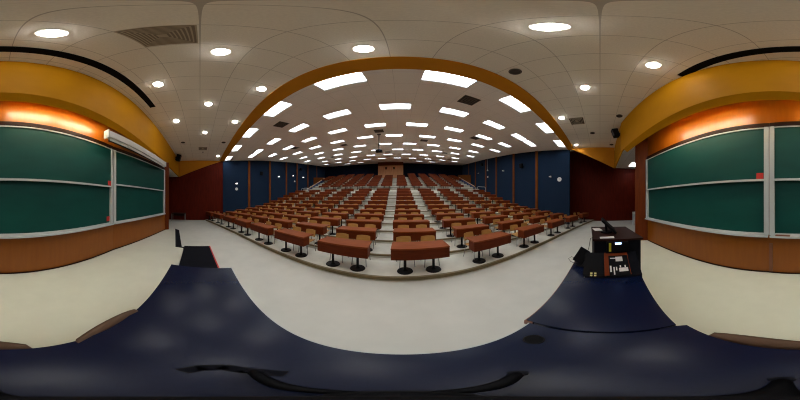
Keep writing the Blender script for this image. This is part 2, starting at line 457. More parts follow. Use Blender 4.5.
FX = {-7: -11.1, -6: -9.5, -5: -7.84, -4: -6.25, -3: -4.65, -2: -3.03, -1: -1.31, 0: .44, 1: 2.33, 2: 4.2, 3: 6.13, 4: 8.0, 5: 9.95}
MX = {-7: -13.5, -6: -11.7, -5: -9.7, -4: -7.65, -3: -5.66, -2: -3.68, -1: -1.75, 0: .38, 1: 2.58, 2: 4.66, 3: 6.75, 4: 8.85, 5: 11.0}
UX = {-7: -12.0, -6: -10.25, -5: -8.5, -4: -6.8, -3: -5.17, -2: -3.52, -1: -1.71, 0: .24, 1: 2.16, 2: 4.06, 3: 5.9, 4: 7.65, 5: 9.4}
TX = {-7: -13.75, -6: -11.9, -5: -9.95, -4: -7.95, -3: -5.95, -2: -4.1, -1: -2.1, 0: .1, 1: 2.2, 2: 4.3, 3: 6.45, 4: 8.55, 5: 10.3}
places = []    # (x, y, z, rz, tier, row, col)
for k in range(11):
    yc, z = rows[k]
    for c in FX:
        f = min(1, k/9.0); x = FX[c]+(MX[c]-FX[c])*f
        if k == 10: x = MX[c]
        y = arc(yc+.03, x)
        yy = y+.5
        if x-.70 < wl(yy)+.12 or x+.70 > wr(yy)-.12:
            if not (k == 0): continue
        places.append((x, y, z, -math.asin(x/(yc-CY)), 0, k, c))
for j in range(10):
    yc, z = up[j]
    for c in UX:
        x = UX[c]+(TX[c]-UX[c])*j/9.0
        y = arc(yc+.03, x)
        if c in (-7, 5) and (j < 5 or j == 9): continue
        if c in (-2, -1, 0) and j > 7: continue
        if x-.68 < wl(y)+.1 or x+.68 > wr(y)-.1: continue
        places.append((x, y, z, -math.asin(x/(yc-CY)), 1, j, c))
def where(tier, k, c):
    side = 'right' if c >= 0 else 'left'; n_ = NTH[c if c >= 0 else -c-1]
    return ('%s row of the %s block' % (ORD[k], 'lower' if tier == 0 else 'upper'), '%s column %s of the centre aisle' % (n_, side))
dp = desk_proto(True); dw = desk_proto(True, 1.40); cp = chair_proto(); used_w = False
nch = 0; rest = []
for i, (x, y, z, rz, tier, k, c) in enumerate(places):
    a, b = where(tier, k, c)
    lab = 'reddish two-seat desk, %s, %s' % (a, b)
    grp = 'lower block student desks' if tier == 0 else 'upper block student desks'
    if i == 0:
        dp.location = (x, y, z); dp.rotation_euler = (0, 0, rz); dp['label'] = lab; dp['group'] = grp
    elif tier == 0 and k < 2: copy_thing(dp, (x, y, z), rz, lab, grp)
    elif not used_w:
        used_w = True; dw.location = (x, y, z); dw.rotation_euler = (0, 0, rz); dw['label'] = lab; dw['group'] = grp
    else: copy_thing(dw, (x, y, z), rz, lab, grp)
    for s in (-1, 1):
        lx = s*.32+random.uniform(-.02, .02); ly = .60+random.uniform(-.01, .03); lr = random.uniform(-.08, .08)
        if tier == 0 and k == 0 and c in (1, 0) and s == -1: lr += .25
        px = x+lx*math.cos(rz)-ly*math.sin(rz); py = y+lx*math.sin(rz)+ly*math.cos(rz)
        if nch < 300:
            cl = '%s plywood chair, %s row desk, %s column %s of aisle, %s block' % ('left' if s < 0 else 'right', ORD[k], NTH[c if c >= 0 else -c-1], 'right' if c >= 0 else 'left', 'lower' if tier == 0 else 'upper')
            g2 = 'plywood chairs at the student desks'
            if nch == 0:
                cp.location = (px, py, z); cp.rotation_euler = (0, 0, rz+lr); cp['label'] = cl; cp['group'] = g2
            else: copy_thing(cp, (px, py, z), rz+lr, cl, g2)
        else: rest.append((px, py, z, rz+lr))
        nch += 1
# the furthest chairs, as one object
src = {}
bmr = B(); mats = [M['ply'], M['steel']]
tmp = bpy.data.meshes.new('chair_rest')
allp = []
for nme, bm, mm in chair_parts():
    vs = [v.co.copy() for v in bm.verts]; bm.verts.index_update()
    fs = [[v.index for v in f.verts] for f in bm.faces]; allp.append((vs, fs, 0 if mm == 'ply' else 1)); bm.free()
V = []; FF = []; MI = []
for (px, py, z, r) in rest:
    R = Matrix.Translation((px, py, z)) @ Matrix.Rotation(r, 4, 'Z')
    for vs, fs, mi in allp:
        b0 = len(V); V += [tuple(R @ v) for v in vs]
        for f in fs: FF.append([b0+q for q in f]); MI.append(mi)
bmr.free()
tmp.from_pydata(V, [], FF); tmp.materials.append(M['ply']); tmp.materials.append(M['steel'])
for p, mi in zip(tmp.polygons, MI): p.material_index = mi
o = bpy.data.objects.new('student_chairs', tmp); C.objects.link(o)
tag(o, 'plywood chairs behind the furthest desks of the upper block', 'chairs', None, 'stuff')

# ------------------------------------------------------------------ troffers
tp = thing('ceiling_light', 'x', 'ceiling light')
bm = B()
for sx_, sy_ in ((0, 1), (0, -1), (1, 0), (-1, 0)):
    if sx_ == 0: box(bm, (0, sy_*(HD+.004), HR/2), (2*HW+.02, .008, HR))
    else: box(bm, (sx_*(HW+.004), 0, HR/2), (.008, 2*HD, HR))
obj('frame', bm, M['housing'], tp)
bm = B(); box(bm, (0, 0, HR), (2*HW, 2*HD, .006)); obj('diffuser', bm, M['panel_e'], tp)
ORD9 = ['first', 'second', 'third', 'fourth', 'fifth', 'sixth', 'seventh', 'eighth', 'ninth', 'tenth']
first = True
for j, y in enumerate(PY):
    for i, x in enumerate(PX[j]):
        lab = 'lit rectangular ceiling panel, %s row behind the ochre beam, %s from the left wall' % (ORD9[j], ORD9[i])
        z = ceil_z(x, y)+.0
        if first:
            r = tp; first = False
            r.location = (x, y, z); r['label'] = lab; r['group'] = 'fluorescent panels in the sloping ceiling'
        else:
            r = copy_thing(tp, (x, y, z), 0, lab, 'fluorescent panels in the sloping ceiling')
        r.rotation_euler = (SL, 0, 0)

# ------------------------------------------------------------------ downlights in the front ceiling
DL = [(-.41, -.95), (-2.84, -.97), (-5.29, -1.0), (-1.64, .27), (-4.09, .27), (-6.56, .25), (-.44, 1.5), (-2.86, 1.5), (-5.25, 1.48), (-10.6, 1.5), (.77, .32), (1.97, -.88), (3.14, .37), (4.88, 1.52), (8.2, 1.55)]
DN = ['largest glowing downlight, above the left chalkboard end of the black slot', 'round downlight near the left end of the black ceiling slot', 'round downlight left of the slot beside the yellow bulkhead', 'round downlight beside the big square air diffuser', 'round downlight in the middle row left of the square diffuser', 'small round downlight furthest left in the middle row', 'round downlight just in front of the ochre beam centre', 'round downlight next to the ochre beam, left of centre', 'round downlight third leftwards along the ochre beam', 'tiny round downlight at the far left corner of front ceiling', 'wide glowing downlight right of the camera overhead', 'round downlight above the right chalkboard by the slot end', 'round downlight in the middle row right of overhead', 'small round downlight right along the ochre beam', 'tiny round downlight in the right corner by the beam']
dl = thing('downlight', 'x', 'ceiling light')
bm = B(); tr = 26
prof = [(.115, 0), (.14, -.004), (.142, .004), (.112, .02)]
rg = [[bm.verts.new((r*math.cos(t*2*PI/tr), r*math.sin(t*2*PI/tr), z)) for t in range(tr)] for r, z in prof]
for i in range(3):
    for t in range(tr): bm.faces.new((rg[i][t], rg[i][(t+1) % tr], rg[i+1][(t+1) % tr], rg[i+1][t]))
obj('trim_ring', bm, M['white'], dl)
bm = B(); cyl(bm, (0, 0, -.03), (0, 0, -.012), .055, .085, n=26); cyl(bm, (0, 0, -.012), (0, 0, .0), .085, .10, n=26); obj('lens', bm, M['down_e'], dl)
for i, (x, y) in enumerate(DL):
    if i == 0: dl.location = (x, y, FL-.006); dl['label'] = DN[0]; dl['group'] = 'downlights in the front ceiling'
    else: copy_thing(dl, (x, y, FL-.006), 0, DN[i], 'downlights in the front ceiling')
# ceiling speakers (unlit rings)
CS = [(-7.87, -1.06, 'dark round ceiling speaker near the left bulkhead'), (-7.8, 1.46, 'dark round ceiling speaker by the left part of the ochre beam'), (1.91, 1.5, 'dark round ceiling speaker close to the beam, nearest overhead'), (4.9, -.75, 'dark round ceiling speaker beside the right yellow bulkhead'), (6.62, .39, 'dark round ceiling speaker in the middle of right front ceiling'), (8.25, -.75, 'tiny dark round ceiling speaker in the far right corner')]
sp = thing('ceiling_speaker', 'x', 'speaker')
bm = B(); cyl(bm, (0, 0, -.006), (0, 0, .004), .13, n=24); obj('rim', bm, M['grille'], sp)
bm = B(); cyl(bm, (0, 0, -.010), (0, 0, -.004), .10, n=24)
for r in (.03, .06, .085): cyl(bm, (0, 0, -.012), (0, 0, -.008), r, n=18)
obj('grille', bm, M['grille_dark'], sp)
for i, (x, y, l) in enumerate(CS):
    if i == 0: sp.location = (x, y, FL-.004); sp['label'] = l; sp['group'] = 'ceiling speakers'
    else: copy_thing(sp, (x, y, FL-.004), 0, l, 'ceiling speakers')
# square diffusers
def diffuser(x, y, z, tilt, label, s, m1, m2, rings=5):
    t = thing('air_diffuser', label, 'air vent', (x, y, z), 0, 'square air diffusers'); t.rotation_euler = (tilt, 0, 0)
    bm = B()
    for q in range(rings):
        h = s/2*(1-q/(rings+.3)); wd = s/2/(rings+1)*.42; zz = -.004-.004*(q % 2)
        for dx, dy, sx, sy in ((0, h-wd/2, 2*h, wd), (0, -h+wd/2, 2*h, wd), (h-wd/2, 0, wd, 2*h-2*wd), (-h+wd/2, 0, wd, 2*h-2*wd)): box(bm, (dx, dy, zz), (sx, sy, .008))
    cyl(bm, (0, 0, -.012), (0, 0, -.002), s*.07, n=16)
    obj('louvre', bm, m1, t)
    bm = B(); box(bm, (0, 0, .0), (s*.98, s*.98, .004)); obj('backing', bm, m2, t)
GM = mat('diffuser_backing', srgb(140, 126, 108), .8, .1, 8); GL = mat('diffuser_louvre', srgb(190, 176, 152), .7, .1, 8)
diffuser(-1.06, -.32, FL-.004, 0, 'large square louvred air diffuser directly overhead in front ceiling', .60, GL, GM, 8)
diffuser(-9.0, .2, FL-.004, 0, 'small square air diffuser at the far left of the front ceiling', .60, GL, M['grille_dark'])
diffuser(5.3, .97, FL-.004, 0, 'square air diffuser in the right part of the front ceiling', .60, GL, M['grille_dark'])
V_ = [(2.1, 3.5, 'square dark air vent between the beam and second panel row, right'), (-4.86, 3.59, 'square dark air vent behind the beam on the left'), (4.95, 7.42, 'dark air vent touching a third-row ceiling panel on the right'), (1.92, 10.06, 'dark air vent right of the hanging projector'), (-4.79, 10.19, 'dark air vent left of the hanging projector'), (-1.31, 7.86, 'dark air vent just in front of the projector pole'), (-1.5, 15.2, 'dark air vent behind the projector near the centre line'), (5.27, 14.27, 'dark air vent halfway back on the right'), (7.56, 18.67, 'dark air vent far back on the right'), (1.83, 22.17, 'dark air vent nearest the wooden vestibule'), (-8.0, 7.42, 'dark air vent touching a third-row ceiling panel on the left'), (-8.55, 14.6, 'dark air vent halfway back on the left'), (-12.4, 19.9, 'dark air vent far back in the left corner')]
for x, y, l in V_: diffuser(x, y, ceil_z(x, y)-.004, SL, l, .58, M['grille'], M['grille_dark'], 3)
t = thing('smoke_detector', 'small round smoke detector beside the far left air diffuser', 'smoke detector', (-9.75, .23, FL-.03))
bm = B(); cyl(bm, (0, 0, 0), (0, 0, .03), .05, .07, 20); obj('housing', bm, M['grille'], t)
bm = B(); cyl(bm, (0, 0, -.015), (0, 0, 0), .03, .04, 16); obj('sensor_cap', bm, M['white'], t)
# black screen slot
bm = B(); box(bm, (-.95, -1.555, FL-.008), (6.12, .19, .014)); box(bm, (-.95, -1.465, FL-.014), (6.12, .014, .012)); box(bm, (-.95, -1.645, FL-.014), (6.12, .014, .012))
tag(obj('screen_slot', bm, M['black']), 'long black projection screen slot in the front ceiling above the stage', 'projection screen')

# ------------------------------------------------------------------ projector
t = thing('projector', 'dark projector hanging on a pole from the sloping ceiling', 'projector', (-1.42, 8.5, EYE+3.42))
zt = ceil_z(0, 8.5)-(EYE+3.42)
bm = B(); cyl(bm, (0, 0, .15), (0, 0, zt-.01), .035, n=12); obj('pole', bm, M['grille'], t)
bm = B(); box(bm, (0, 0, zt-.03), (.25, .25, .03), rx=SL); obj('ceiling_plate', bm, M['grille'], t)
bm = B(); box(bm, (0, 0, .06), (.44, .36, .13), bev=.02); obj('body', bm, M['black'], t)
bm = B(); cyl(bm, (.08, -.17, .06), (.08, -.23, .06), .05, n=16); obj('lens', bm, M['bluep'], t)
bm = B(); cyl(bm, (0, 0, .5), (0, 0, .64), .06, n=12); obj('collar', bm, M['blackm'], t)
bm = B(); box(bm, (0, 0, .16), (.2, .2, .05)); obj('bracket', bm, M['blackm'], t)

# ------------------------------------------------------------------ chalkboards
def frame_at(p, q):
    p = Vector(p); q = Vector(q); d = (q-p); L = d.length; ang = math.atan2(d.y, d.x); return (p+q)/2, L, ang
ZB, ZM, ZT = 1.20, 2.32, 3.60
def chalkboard(p, q, label, nm):
    ZM = 2.42 if nm == 'L' else 2.33
    mid, L, ang = frame_at(p, q)
    t = thing('chalkboard', label, 'chalkboard', (mid.x, mid.y, 0), ang, 'chalkboards behind the desk')
    # local +y faces the room
    bm = B(); box(bm, (0, .03, (ZB+ZM)/2), (L-.1, .015, ZM-ZB)); obj('lower_panel', bm, M['green'], t)
    bm = B(); box(bm, (0, .09, (ZM+ZT)/2+.01), (L-.12, .015, ZT-ZM-.02)); up_ = obj('upper_panel', bm, M['green'], t)
    bm = B(); box(bm, (0, .10, ZM+.01), (L-.1, .04, .045)); obj('middle_rail', bm, M['alu'], t)
    bm = B(); box(bm, (0, .10, ZT), (L-.1, .03, .03)); obj('top_rail', bm, M['alu'], t)
    for s in (-1, 1):
        bm = B(); box(bm, (s*(L/2-.035), .06, (ZB+ZT)/2), (.10, .12, ZT-ZB+.05)); obj('side_frame', bm, M['alu'], t)
    bm = B(); box(bm, (0, .05, ZB-.02), (L, .06, .05)); box(bm, (0, .10, ZB-.055), (L, .14, .02)); box(bm, (0, .165, ZB-.045), (L, .012, .04)); obj('chalk_tray', bm, M['alu'], t)
    bm = B(); box(bm, (0, .05, ZT+.09), (L+.05, .10, .13), bev=.01); obj('header', bm, M['wood_dark'], t)
    return t, L
W_R0, W_R1 = (4.93, -1.96), (0.72, -2.668)
tR, LR = chalkboard((0.675, -2.665), (4.90, -1.96), 'green two-part chalkboard on the right, one red paper square in its corner', 'R')
tC, LC = chalkboard((-3.14, -2.67), (0.61, -2.67), 'middle green two-part chalkboard with two red squares at its edge', 'C')
tL, LL = chalkboard((-6.85, -2.045), (-3.225, -2.675), 'left green chalkboard partly below the white roller screen', 'L')
def square(parent_loc, ang, lx, z, label, yy):
    bm = B(); box(bm, (0, 0, 0), (.15, .004, .15)); o = obj('paper_note', bm, M['red'])
    c, s = math.cos(ang), math.sin(ang)
    o.location = (parent_loc[0]+lx*c-yy*s, parent_loc[1]+lx*s+yy*c, z); o.rotation_euler = (0, 0, ang)
    tag(o, label, 'paper', 'red paper squares on the chalkboards')
square(tR.location, tR.rotation_euler.z, -LR/2+.17, 2.42, 'red paper square low on the upper panel of the right chalkboard', .103)
square(tC.location, 0, -LC/2+.15, 2.44, 'upper red paper square at the left edge of the middle chalkboard', .103)
square(tC.location, 0, -LC/2+.15, 1.33, 'lower red paper square at the left edge of the middle chalkboard', .045)
bm = B(); box(bm, (0, 0, .02), (.30, .05, .035), bev=.005); o = obj('chalk_eraser', bm, [M['edge']], loc=(.35, -2.56, 1.155)); tag(o, 'brown chalk eraser on the tray of the middle chalkboard', 'eraser')
# roller screen housing
t = thing('roller_screen', 'white rolled projection screen housing above the left chalkboard', 'projection screen', (-4.4, -2.02, EYE+1.71), math.atan2(-.4, 3.8))
bm = B(); box(bm, (0, 0, .19), (3.85, .16, .22), bev=.02); obj('housing', bm, M['white'], t)
bm = B(); box(bm, (0, .0, .04), (3.7, .06, .09)); obj('roller_fabric', bm, M['white'], t)
bm = B(); box(bm, (0, 0, -.02), (3.75, .03, .03)); obj('bottom_bar', bm, M['blackm'], t)
for s in (-1, 1):
    bm = B(); box(bm, (s*1.94, 0, .18), (.03, .19, .27)); obj('end_cap', bm, M['alu'], t)
    bm = B(); box(bm, (s*1.5, -.16, .25), (.04, .16, .04)); obj('bracket', bm, M['blackm'], t)
# cove tubes
def cove(p, q, label):
    mid, L, ang = frame_at(p, q)
    t = thing('fluorescent_tube', label, 'ceiling light', (mid.x, mid.y, EYE+2.44), ang, 'tubes above the chalkboards')
    bm = B(); cyl(bm, (-L/2, 0, 0), (L/2, 0, 0), .02, n=12); obj('tube', bm, M['cove_e'], t)
    bm = B(); box(bm, (0, 0, .05), (L, .10, .03)); box(bm, (0, -.055, .03), (L, .008, .07)); obj('hooded_batten', bm, M['white'], t)  # wall-side plate is an unseen hood, added to shade the wall above
lipy = lambda x: -2.22+.1914*max(0, x-.02)
cove((-1.35, -2.26), (-.2, -2.26), 'fluorescent tube over the middle board, nearer its centre')
cove((-2.65, -2.26), (-1.5, -2.26), 'fluorescent tube over the left half of the middle board')
cove((1.1, lipy(1.1)-.03), (2.2, lipy(2.2)-.03), 'fluorescent tube over the left half of right chalkboard')
cove((2.32, lipy(2.32)-.03), (3.42, lipy(3.42)-.03), 'fluorescent tube over the middle of right chalkboard')

# ------------------------------------------------------------------ front desk
DT = 0.90
def slab(bm, poly, z0, z1, bev=.004):
    prism(bm, poly, z0, z1)
    return bm
t = thing('instructor_desk', 'long navy-topped instructor desk, main section with round cable hole', 'desk', (0, 0, .17))
z = DT-.17
bm = B(); slab(bm, [(-1.80, -.41), (.53, -.43), (.555, -.38), (.59, 0), (.60, .37), (-.2, .385), (-1.68, .42)], z-.035, z); obj('desktop', bm, [M['navy_top']], t)
bm = B(); prism(bm, [(.60, .37), (-.2, .385), (-1.68, .42), (-1.68, .427), (-.2, .392), (.60, .377)], z-.035, z+.001); obj('edge_trim', bm, M['alu'], t)
bm = B(); box(bm, (-.56, .33, (z-.035)/2), (2.1, .025, z-.035)); obj('front_panel', bm, M['navy_side'], t)
for i, x in enumerate((-1.6, .54)):
    bm = B(); box(bm, (x, .0, (z-.035)/2), (.03, .6, z-.035)); obj('side_panel', bm, M['navy_side'], t)
bm = B(); cyl(bm, (.455, .26, z-.001), (.455, .26, z+.003), .042, n=28); g = obj('cable_grommet', bm, M['black'], t)
bm = B()
tube(bm, [(.455+.043*math.cos(a*2*PI/24), .26+.043*math.sin(a*2*PI/24), z+.003) for a in range(25)], .004, 6); obj('grommet_ring', bm, M['blackm'], g)
t = thing('side_desk', 'navy-topped desk extension right of the main desk with brown edge', 'desk', (0, 0, .17))
bm = B(); slab(bm, [(.568, -.385), (1.42, -.48), (1.44, .19), (1.95, .19), (1.95, .38), (.62, .405), (.606, 0)], z-.035, z+.006); obj('desktop', bm, M['navy_top'], t)
bm = B(); slab(bm, [(.615, .405), (.618, .36), (.607, .36), (.607, .412), (1.95, .388), (1.95, .38), (.62, .405)], z-.05, z+.003); obj('edge_band', bm, M['edge'], t)
bm = B(); box(bm, (1.0, .32, (z-.035)/2), (.72, .025, z-.035)); obj('front_panel', bm, M['navy_side'], t)
bm = B(); box(bm, (1.36, -.05, (z-.035)/2), (.03, .6, z-.035)); obj('side_panel', bm, M['navy_side'], t)

# lectern console
t = thing('equipment_console', 'tall black equipment console with sloped control wing beyond navy desk', 'console', (0, 0, .17))
bm = B(); prism(bm, [(1.75, -.58), (2.56, -.50), (2.58, .16), (1.76, .08)], 0, 1.185); obj('cabinet', bm, M['navy_side'], t)
bm = B(); prism(bm, [(1.72, -.61), (2.58, -.52), (2.60, .18), (1.74, .10)], 1.165, 1.195); obj('top_panel', bm, M['wood_dark'], t)
# sloped wing: profile in x,z extruded along y
def wing(y0, y1):
    bm = B(); pr = [(1.45, .74), (1.745, .985), (1.745, 0), (1.45, 0)]
    a = [bm.verts.new((x, y0, zz)) for x, zz in pr]; b = [bm.verts.new((x, y1, zz)) for x, zz in pr]
    bm.faces.new(a); bm.faces.new(b[::-1])
    for i in range(4): bm.faces.new((a[i], a[(i+1) % 4], b[(i+1) % 4], b[i]))
    return bm
obj('control_wing', wing(-.50, .18), M['navy_side'], t)
SA = -math.atan2(.245, .295)
def on_slope(u, y, s, bm, h=.01):
    """box lying on the sloped wing; u: 0 bottom .. 1 top"""
    x = 1.45+.295*u; zz = .74+.245*u
    nx, nz = -math.sin(-SA), math.cos(SA)
    box(bm, (x+nx*h, y, zz+nz*h), (s[0], s[1], s[2]), ry=SA)
bm = B(); on_slope(.5, -.22, (.34, .30, .012), bm, .006); obj('wooden_tray', bm, M['tray'], t)
bm = B(); on_slope(.44, -.235, (.30, .25, .012), bm, .013); obj('switcher_panel', bm, M['black'], t)
bm = B(); on_slope(.5, .075, (.34, .25, .014), bm, .008); cpn = obj('touch_panel', bm, M['black'], t)
MBTN = mat('cream_button', srgb(200, 190, 120), .6)
for u, y in ((.14, .10), (.14, .055), (.06, .10), (.06, .055)):
    bm = B(); on_slope(u, y, (.02, .026, .006), bm, .018); obj('button', bm, MBTN, cpn)
bm = B(); on_slope(.5, -.065, (.35, .022, .03), bm, .014); obj('divider', bm, M['tray'], t)
for u, y, sz in ((.72, -.17, (.012, .08, .006)), (.3, -.13, (.09, .02, .006)), (.22, -.17, (.11, .015, .006)), (.30, -.20, (.05, .015, .006)), (.38, -.25, (.03, .015, .006)), (.38, -.31, (.03, .015, .006))):
    bm = B(); on_slope(u, y, sz, bm, .024); obj('label_strip', bm, M['paper'], t)
bm = B(); on_slope(.68, -.245, (.07, .09, .006), bm, .024); obj('label_card', bm, M['paper'], t)
bm = B(); on_slope(.25, -.285, (.055, .11, .006), bm, .024); obj('label_card', bm, M['paper'], t)
bm = B(); box(bm, (1.73, -.24, 1.085), (.06, .30, .15), bev=.008); dv = obj('display_unit', bm, M['black'], t)
bm = B(); box(bm, (1.697, -.245, 1.14), (.006, .085, .026)); obj('lcd_screen', bm, M['lcd'], dv)
bm = B(); box(bm, (1.697, -.135, 1.085), (.006, .03, .13)); obj('yellow_sticker', bm, M['yellow_sticker'], t)
# monitor on top of console
t = thing('monitor', 'black monitor tilted edge-on on top of the equipment console', 'monitor', (2.15, -.11, 1.365), 0)
bm = B(); cyl(bm, (0, 0, 0), (0, 0, .015), .10, n=20); obj('base', bm, M['black'], t)
bm = B(); cyl(bm, (0, 0, .01), (0, .01, .14), .02, n=10); obj('stand', bm, M['black'], t)
bm = B(); box(bm, (-.02, -.03, .13), (.36, .30, .03), rx=.75+PI, bev=.006); sc_ = obj('screen_housing', bm, M['black'], t)
bm = B(); box(bm, (-.02, -.018, .142), (.32, .26, .004), rx=.75+PI); obj('screen', bm, M['blackm'], sc_)
bm = B(); box(bm, (0, 0, .002), (.21, .14, .003), rz=.3); o = obj('paper_sheet', bm, M['paper'], loc=(2.35, .05, 1.366)); tag(o, 'white paper sheet on the far corner of the console', 'paper')
bm = B(); box(bm, (0, 0, .006), (.07, .20, .012), rz=.1); o = obj('notepad', bm, M['paper'], loc=(1.80, -.10, 1.366)); tag(o, 'pale notepad at near edge of the console top', 'notepad')
# desk tablet
t = thing('touch_panel_stand', 'small black screen on a foot at the right end of the navy desk', 'screen', (1.80, .265, DT+.007), -.2)
bm = B(); box(bm, (0, 0, .16), (.03, .16, .25), rx=.45, ry=.3, bev=.006); obj('screen', bm, M['black'], t)
bm = B(); box(bm, (0, .0, .008), (.15, .12, .015), bev=.004); obj('foot', bm, M['black'], t)
bm = B(); tube(bm, [(1.80, .34, .92), (1.80, .42, .95), (1.82, .46, .99), (1.84, .42, 1.02), (1.83, .34, 1.0)], .004, 6); tag(obj('cable', bm, M['black']), 'thin black cable looped beside the small desk screen', 'cable')
bm = B(); tube(bm, [(1.80, .10, 1.37), (1.80, .135, 1.36), (1.82, .16, 1.2), (1.86, .21, 1.0), (1.88, .24, .915)], .004, 6); tag(obj('cable', bm, M['black']), 'thin cable hanging down the left side of the console', 'cable')

# instructor chairs pushed in behind the desk
def ichair(x, y, rz, label):
    t = thing('instructor_chair', label, 'chair', (x, y, .17), rz, 'chairs pushed in behind the instructor desk')
    # faces +y (the desk); backrest at -y
    bm = B(); g = {}; nx = 10
    for th in (0, 1):
        for i in range(nx+1):
            for j in range(5):
                u = (i/nx-.5)*2; v = j/4
                hw = .255*(1-.10*(abs(v-.5)*2)**3)
                g[th, i, j] = bm.verts.new((u*hw, -.17-.075*v+.045*u*u-th*.022, .50+v*.275-.02*u**4*v))
    for i in range(nx):
        for j in range(4):
            bm.faces.new((g[0, i, j], g[0, i+1, j], g[0, i+1, j+1], g[0, i, j+1])); bm.faces.new((g[1, i, j], g[1, i, j+1], g[1, i+1, j+1], g[1, i+1, j]))
        for j in (0, 4): bm.faces.new((g[0, i, j], g[0, i+1, j], g[1, i+1, j], g[1, i, j]))
    for j in range(4):
        for i in (0, nx): bm.faces.new((g[0, i, j], g[0, i, j+1], g[1, i, j+1], g[1, i, j]))
    obj('backrest', bm, M['brown_seat'], t, smooth=True)
    bm = B(); box(bm, (0, .04, .43), (.44, .42, .05), bev=.02); obj('seat', bm, M['brown_seat'], t)
    for sx in (-1, 1):
        bm = B(); tube(bm, [(sx*.2, .22, 0), (sx*.19, .2, .40)], .012, 8); obj('leg', bm, M['steel'], t)
        bm = B(); tube(bm, [(sx*.2, -.2, 0), (sx*.19, -.15, .42), (sx*.18, -.17, .60)], .012, 8); obj('leg', bm, M['steel'], t)
ichair(.135, -.235, 0, 'brown chair pushed in behind the navy desk, right of the other')
ichair(-.52, -.205, 0, 'brown chair pushed in behind the navy desk, nearer its left end')

# small tripod / camera stand on the desk
t = thing('tripod', 'small black tripod standing on the navy desk beneath the viewpoint', 'tripod', (0, 0, DT))
bm = B(); cyl(bm, (0, .045, .05), (0, .0, .52), .014, n=14); obj('column', bm, M['black'], t)
bm = B(); cyl(bm, (0, .045, .03), (0, .045, .08), .026, n=16); obj('hub', bm, M['black'], t)
for a, L in ((53, .215), (-66, .235), (172, .165)):
    r = math.radians(a); e = Vector((L*math.sin(r), L*math.cos(r), .012)); h = Vector((0, .045, .055))
    bm = B(); pts = [e.lerp(h, f)+Vector((0, 0, .012*math.sin(f*PI))) for f in (0, .25, .5, .75, 1)]
    tube(bm, pts, .013, 10); lg = obj('leg', bm, M['black'], t, smooth=True)
    bm = B(); cyl(bm, (e[0], e[1], 0), (e[0], e[1], .024), .019, n=14); obj('rubber_foot', bm, M['rubber'], lg)
# strap
bm = B(); pts = [(-.17, .13), (-.225, .085), (-.265, .05), (-.262, .0), (-.235, -.03)]
for i in range(len(pts)-1):
    p = Vector(pts[i]); q = Vector(pts[i+1]); mid = (p+q)/2; d = q-p
    box(bm, (mid.x, mid.y, .004), (d.length+.012, .045, .003), rz=math.atan2(d.y, d.x))
tag(obj('strap', bm, M['rubber'], loc=(0, 0, DT)), 'flat black strap lying on the navy desk beside the tripod', 'strap')

# ------------------------------------------------------------------ small things on walls and in the wings
t = thing('side_table', 'dark table with grey legs against the far left red wall', 'table', (-11.55, -1.95, 0))
bm = B(); box(bm, (0, 0, .70), (.6, 1.3, .04), bev=.005); obj('tabletop', bm, M['wood_dark'], t)
for sx in (-1, 1):
    for sy in (-1, 1):
        bm = B(); box(bm, (sx*.26, sy*.6, .34), (.035, .035, .68)); obj('leg', bm, M['steel'], t)
bm = B(); box(bm, (-.26, 0, .55), (.02, 1.15, .25)); obj('apron', bm, M['wood_dark'], t)
t = thing('waste_bin', 'slim pale grey bin with white lid near the right end of the board wall', 'bin', (9.5, -2.65, 0))
bm = B(); box(bm, (0, 0, .42), (.28, .30, .84), bev=.02); obj('body', bm, M['alu'], t)
bm = B(); box(bm, (0, 0, .92), (.30, .32, .16), bev=.02); obj('lid', bm, M['paper'], t)
def wall_speaker(loc, rz, label, s=1.0, tilt=.3):
    t = thing('wall_speaker', label, 'speaker', loc, rz, 'wall speakers')
    bm = B(); box(bm, (0, 0, 0), (.26*s, .22*s, .36*s), rx=tilt, bev=.02*s); obj('cabinet', bm, M['black'], t)
    bm = B(); box(bm, (0, -.112*s, -.0*s), (.22*s, .02*s, .3*s), rx=tilt); obj('grille', bm, M['blackm'], t)
    bm = B(); cyl(bm, (0, .08*s, 0), (0, .26*s, .05*s), .02*s, n=8); obj('bracket', bm, M['blackm'], t)
# local -y is the speaker front
wall_speaker((5.70, -.70, EYE+3.32), PI+.1, 'black speaker on the right yellow bulkhead', 1.2)
wall_speaker((-10.05, -1.72, EYE+3.50), PI, 'black speaker on the left yellow bulkhead', 1.5)
def wallpt(px, py, off=.1):
    az = (px-400)*.45; s = 1 if az > 0 else -1
    x, y = on_wall(az, s); nrm = Vector((-s*.986, .168*1)) 
    d = math.hypot(x, y); zz = EYE+d*math.tan(math.radians((200-py)*.45))
    return (x+nrm.x*off, y+nrm.y*off, zz), (-PI/2 if s < 0 else PI/2)
for px, py, l in ((260, 173.8, 'black speaker on second blue panel of the left wall'), (299.5, 169.5, 'small black speaker high between far left pilasters'), (523.3, 166.3, 'black speaker on the second blue panel of the right wall'), (483.4, 165, 'small black speaker high on the far right wall')):
    p, r = wallpt(px, py, .27)
    wall_speaker(p, PI/2 if px < 400 else -PI/2, l, 1.15, .2)
def sconce(px, py, label, lit=True, s=1.0):
    p, r = wallpt(px, py, .0)
    t = thing('wall_light', label, 'wall light', p, PI/2 if px < 400 else -PI/2, 'small lights on the blue walls')
    bm = B(); box(bm, (0, -.02, 0), (.09*s, .03, .10*s), bev=.005); obj('back_plate', bm, M['steel'], t)
    bm = B(); cyl(bm, (0, -.03, 0), (0, -.15, .0), .012, n=8); obj('arm', bm, M['steel'], t)
    bm = B(); cyl(bm, (-.07*s, -.15, 0), (.07*s, -.15, .02), .035*s, .045*s, n=14); obj('lamp_head', bm, M['sconce_e'] if lit else M['white'], t)
sconce(236.3, 183.8, 'lit wall light over the clock on first left blue panel', True, 1.3)
